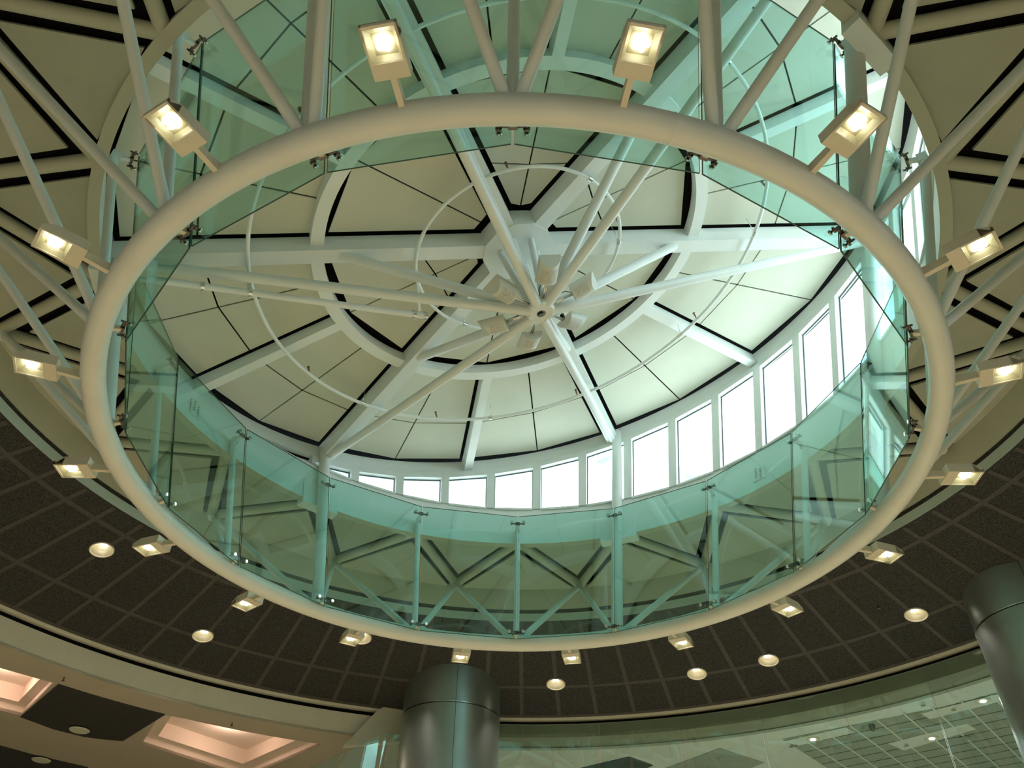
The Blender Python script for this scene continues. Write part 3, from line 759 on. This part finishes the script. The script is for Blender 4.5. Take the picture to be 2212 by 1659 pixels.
for p, l in (((-7.25, 7.75), 'left on the tan drop beam'), ((-4.1, 9.45), 'right on the tan drop beam'), ((-6.2, 10.6), 'inside the lit coffer')):
    c = xyz(p, CZ-.02); 
    q = {0: (9.98, 138.5)}.get(0)
for (r, az, z, l) in ((9.98, 138.8, .335, 'left end of the tan drop beam'), (10.0, 121.0, .335, 'middle of the tan drop beam'), (8.0, 41, 1.27, 'dark ceiling near the right')):
    b = MB(); c = P(r, az, z); b.tube(c, c-UZ*.05, .012, n=8); b.tube(c-UZ*.05, c-UZ*.055, .028, n=10)
    tag(b.build('sprinkler_head', STEEL), 'tiny dark sprinkler head under the '+l, 'sprinkler')
# folded wall end beside the central column and glass balustrade behind it
b = MB(); w = [P(9.55, 105.6, .86), P(9.6, 102.2, 1.22), P(9.6, 101.5, .36), P(9.5, 109.0, .10)]
b.prism(w, er(104)*.15); b.build('wall_end', BEIGE, kind='structure')
for (azA, azB, zA0, zB0, l) in ((112.9, 104.6, -.51, .27, 'sloping top, left of the column'), (104.5, 101.0, .27, .22, 'short piece touching the column')):
    a, c = P(9.0, azA, zA0), P(9.0, azB, zB0)
    lo = [P(9.0, azA, -2.2), P(9.0, azB, -2.2)]
    t = thing('balustrade_glass', 'teal glass balustrade sheet, '+l, 'glass panel', tuple(lo[0]), 'balustrade sheets by the column')
    b = MB(); k = er(106)*.014; b.hexa([lo[0], lo[1], c, a, lo[0]+k, lo[1]+k, c+k, a+k], 0, 1); b.build('pane', [CGLASS, EDGE], t)

# right side: curtain glass and tiled ceiling beyond
jo = [100.0, 88.3, 79.2, 69.9, 60.7, 51.6, 42.5, 33.4, 24.3]
for k in range(len(jo)-1):
    a, c = jo[k]-.06, jo[k+1]+.06; t = thing('curtain_glass', 'frameless glass wall sheet under the right fascia, %s from the column' % ORD[k+1], 'glass panel', tuple(P(9.62, a, -2.6)), 'curtain glass sheets')
    q = [P(9.62, a, -2.6), P(9.62, c, -2.6), P(9.62, c, .76), P(9.62, a, .76)]; nn = er((a+c)/2)*.014
    b = MB(); b.hexa(q+[x+nn for x in q], 0, 1); b.build('pane', [CGLASS, JOINT], t)
RZ = .37
pl = [xy(9.9, 100-k*2.5) for k in range(45)]; pl = pl+[xy(22.9, -10+k*5) for k in range(23)]
holed(pl, [], RZ, .05, 'ceiling.006', WHITE)
# tile field
dirA = Vector((1.97, 2.39)).normalized(); dirB = Vector((dirA.y, -dirA.x))
org = Vector((5.24, 8.93)); cut = lambda s, t: org+dirB*s+dirA*t
tl = [cut(0, 0), cut(5.2, .25), cut(5.2, 7.0), cut(0.0, 7.0)]
tf = thing('tile_ceiling', 'grey-green tiled ceiling field with white lines seen through the right glass', 'ceiling', tuple(xyz(org, RZ-.02)))
b = MB(); b.prism([xyz(p, RZ-.02) for p in tl], (0, 0, .018)); b.build('tile_field', TILE, tf)
b = MB()
for k in range(1, 11):
    s = .32+.49*(k-1); a, c = xyz(cut(s, .02), RZ-.024), xyz(cut(s, 6.9), RZ-.024); b.obox((a+c)/2, (c-a)/2, Vector((dirB.x, dirB.y, 0))*.014, UZ*.004)
b.build('white_line', WHITE, tf)
b = MB()
for k in range(1, 16):
    s = .44*k; a, c = xyz(cut(.02, s), RZ-.0225), xyz(cut(5.1, s), RZ-.0225); b.obox((a+c)/2, (c-a)/2, Vector((dirA.x, dirA.y, 0))*.009, UZ*.003)
b.build('dark_joint', EDGE, tf)
b = MB(); b.prism([xyz(p, RZ-.03) for p in [(7.26, 9.0), (8.28, 7.89), (8.57, 8.15), (7.69, 9.36)]], (0, 0, .006)); b.build('light_strip', WHITE, tf)
b = MB(); b.prism([xyz(p, RZ-.03) for p in [(7.30, 7.45), (8.30, 6.45), (8.55, 6.7), (7.55, 7.7)]], (0, 0, .006)); b.build('light_strip', WHITE, tf)
b = MB(); b.prism([xyz(p, RZ-.03) for p in [(5.25, 9.0), (6.2, 8.2), (6.45, 8.45), (5.6, 9.2)]], (0, 0, .006)); b.build('light_strip', WHITE, tf)
for p, l in (((8.1, 6.8), 'upper right'), ((7.95, 8.65), 'on the white strip'), ((5.77, 8.82), 'left')):
    t = thing('recessed_light', 'small round lit ceiling light beyond the right glass, '+l, 'ceiling light', tuple(xyz(p, RZ-.05)), 'lights beyond the glass')
    b = MB(); b.tube(xyz(p, RZ-.03), xyz(p, RZ-.042), .13, n=24); b.build('trim_ring', DGRN, t)
    b = MB(); b.tube(xyz(p, RZ-.042), xyz(p, RZ-.05), .05, n=16); b.build('lamp', LAMPW, t)
    s = spot('recessed_beam', xyz(p, RZ-.07), 550, (.88, 1, .94), ang=150)
for p, l in (((7.15, 7.0), 'on the white border'), ((7.75, 7.18), 'between two lights'), ((7.6, 9.0), 'left on the white strip'), ((5.46, 9.2), 'near the left light'), ((8.41, 6.36), 'far right'), ((6.5, 8.15), 'by the dark camera')):
    b = MB(); b.tube(xyz(p, RZ-.03), xyz(p, RZ-.06), .03, .045, n=14); tag(b.build('smoke_detector', CHROME), 'tiny ceiling detector beyond the right glass, '+l, 'detector', 'detectors beyond the glass')
for p in ((8.55, 8.6),):
    b = MB(); b.tube(xyz(p, RZ-.03), xyz(p, RZ-.045), .10, n=24); tag(b.build('air_vent', TILE), 'round flush vent on the white ceiling strip at lower right', 'vent')
b = MB(); c = xyz((6.62, 8.05), RZ-.03); b.tube(c, c-UZ*.05, .06, n=14); b.tube(c-UZ*.05, c-UZ*.11, .055, .02, n=14); tag(b.build('dome_camera', STEEL), 'small dark dome camera under the ceiling beyond the glass', 'camera')
# dark ceiling insets beyond the glass left of the tiles
b = MB(); b.prism([xyz(p, RZ-.012) for p in [(1.5, 10.9), (2.45, 10.1), (3.0, 10.6), (2.3, 11.9)]], (0, 0, .01)); tag(b.build('acoustic_panel', FELT), 'dark ceiling inset right of the central column at the photo bottom', 'ceiling panel')
b = MB(); b.prism([xyz(p, RZ-.012) for p in [(3.2, 10.9), (4.15, 9.5), (5.2, 10.3), (4.4, 11.9)]], (0, 0, .01)); tag(b.build('acoustic_panel', TILE), 'grey ceiling inset left of the tiled ceiling', 'ceiling panel')

# ================================================================== two clad columns
for (cx, cy, r, l, nm) in ((-1.09, 8.87, .93, 'dark metal-clad round column at the bottom centre', 1), (8.02, 4.42, .90, 'dark metal-clad round column at the right edge', 2)):
    t = thing('column', l, 'column', (cx, cy, 0), 'clad columns')
    b = MB(); b.lathe([(r-.03, -Z0), (r-.03, 2.2)], n=96, c=(cx, cy)); b.build('core', BLACK, t)
    ztop = zc(math.hypot(cx, cy)-r)+.25; 
    gaps = [240+0, 60+0]; base_az = math.degrees(math.atan2(-7.23-cy, -cx))
    for (z0, z1, nm2) in ((-Z0, .575, 'lower_cladding'), (.595, 2.1, 'upper_cladding')):
        for k in range(3):
            a0 = base_az+4+120*k; b = MB(); b.lathe([(r, z0), (r, z1), (r-.02, z1), (r-.02, z0)], n=40, a0=a0+.25, a1=a0+119.75, c=(cx, cy), closed=True); b.build(nm2, CLAD, t)
    b = MB(); b.lathe([(r+.012, .60), (r+.012, .585), (r-.02, .585), (r-.02, .60)], n=96, c=(cx, cy), closed=True); b.build('joint_ring', CHROME, t)
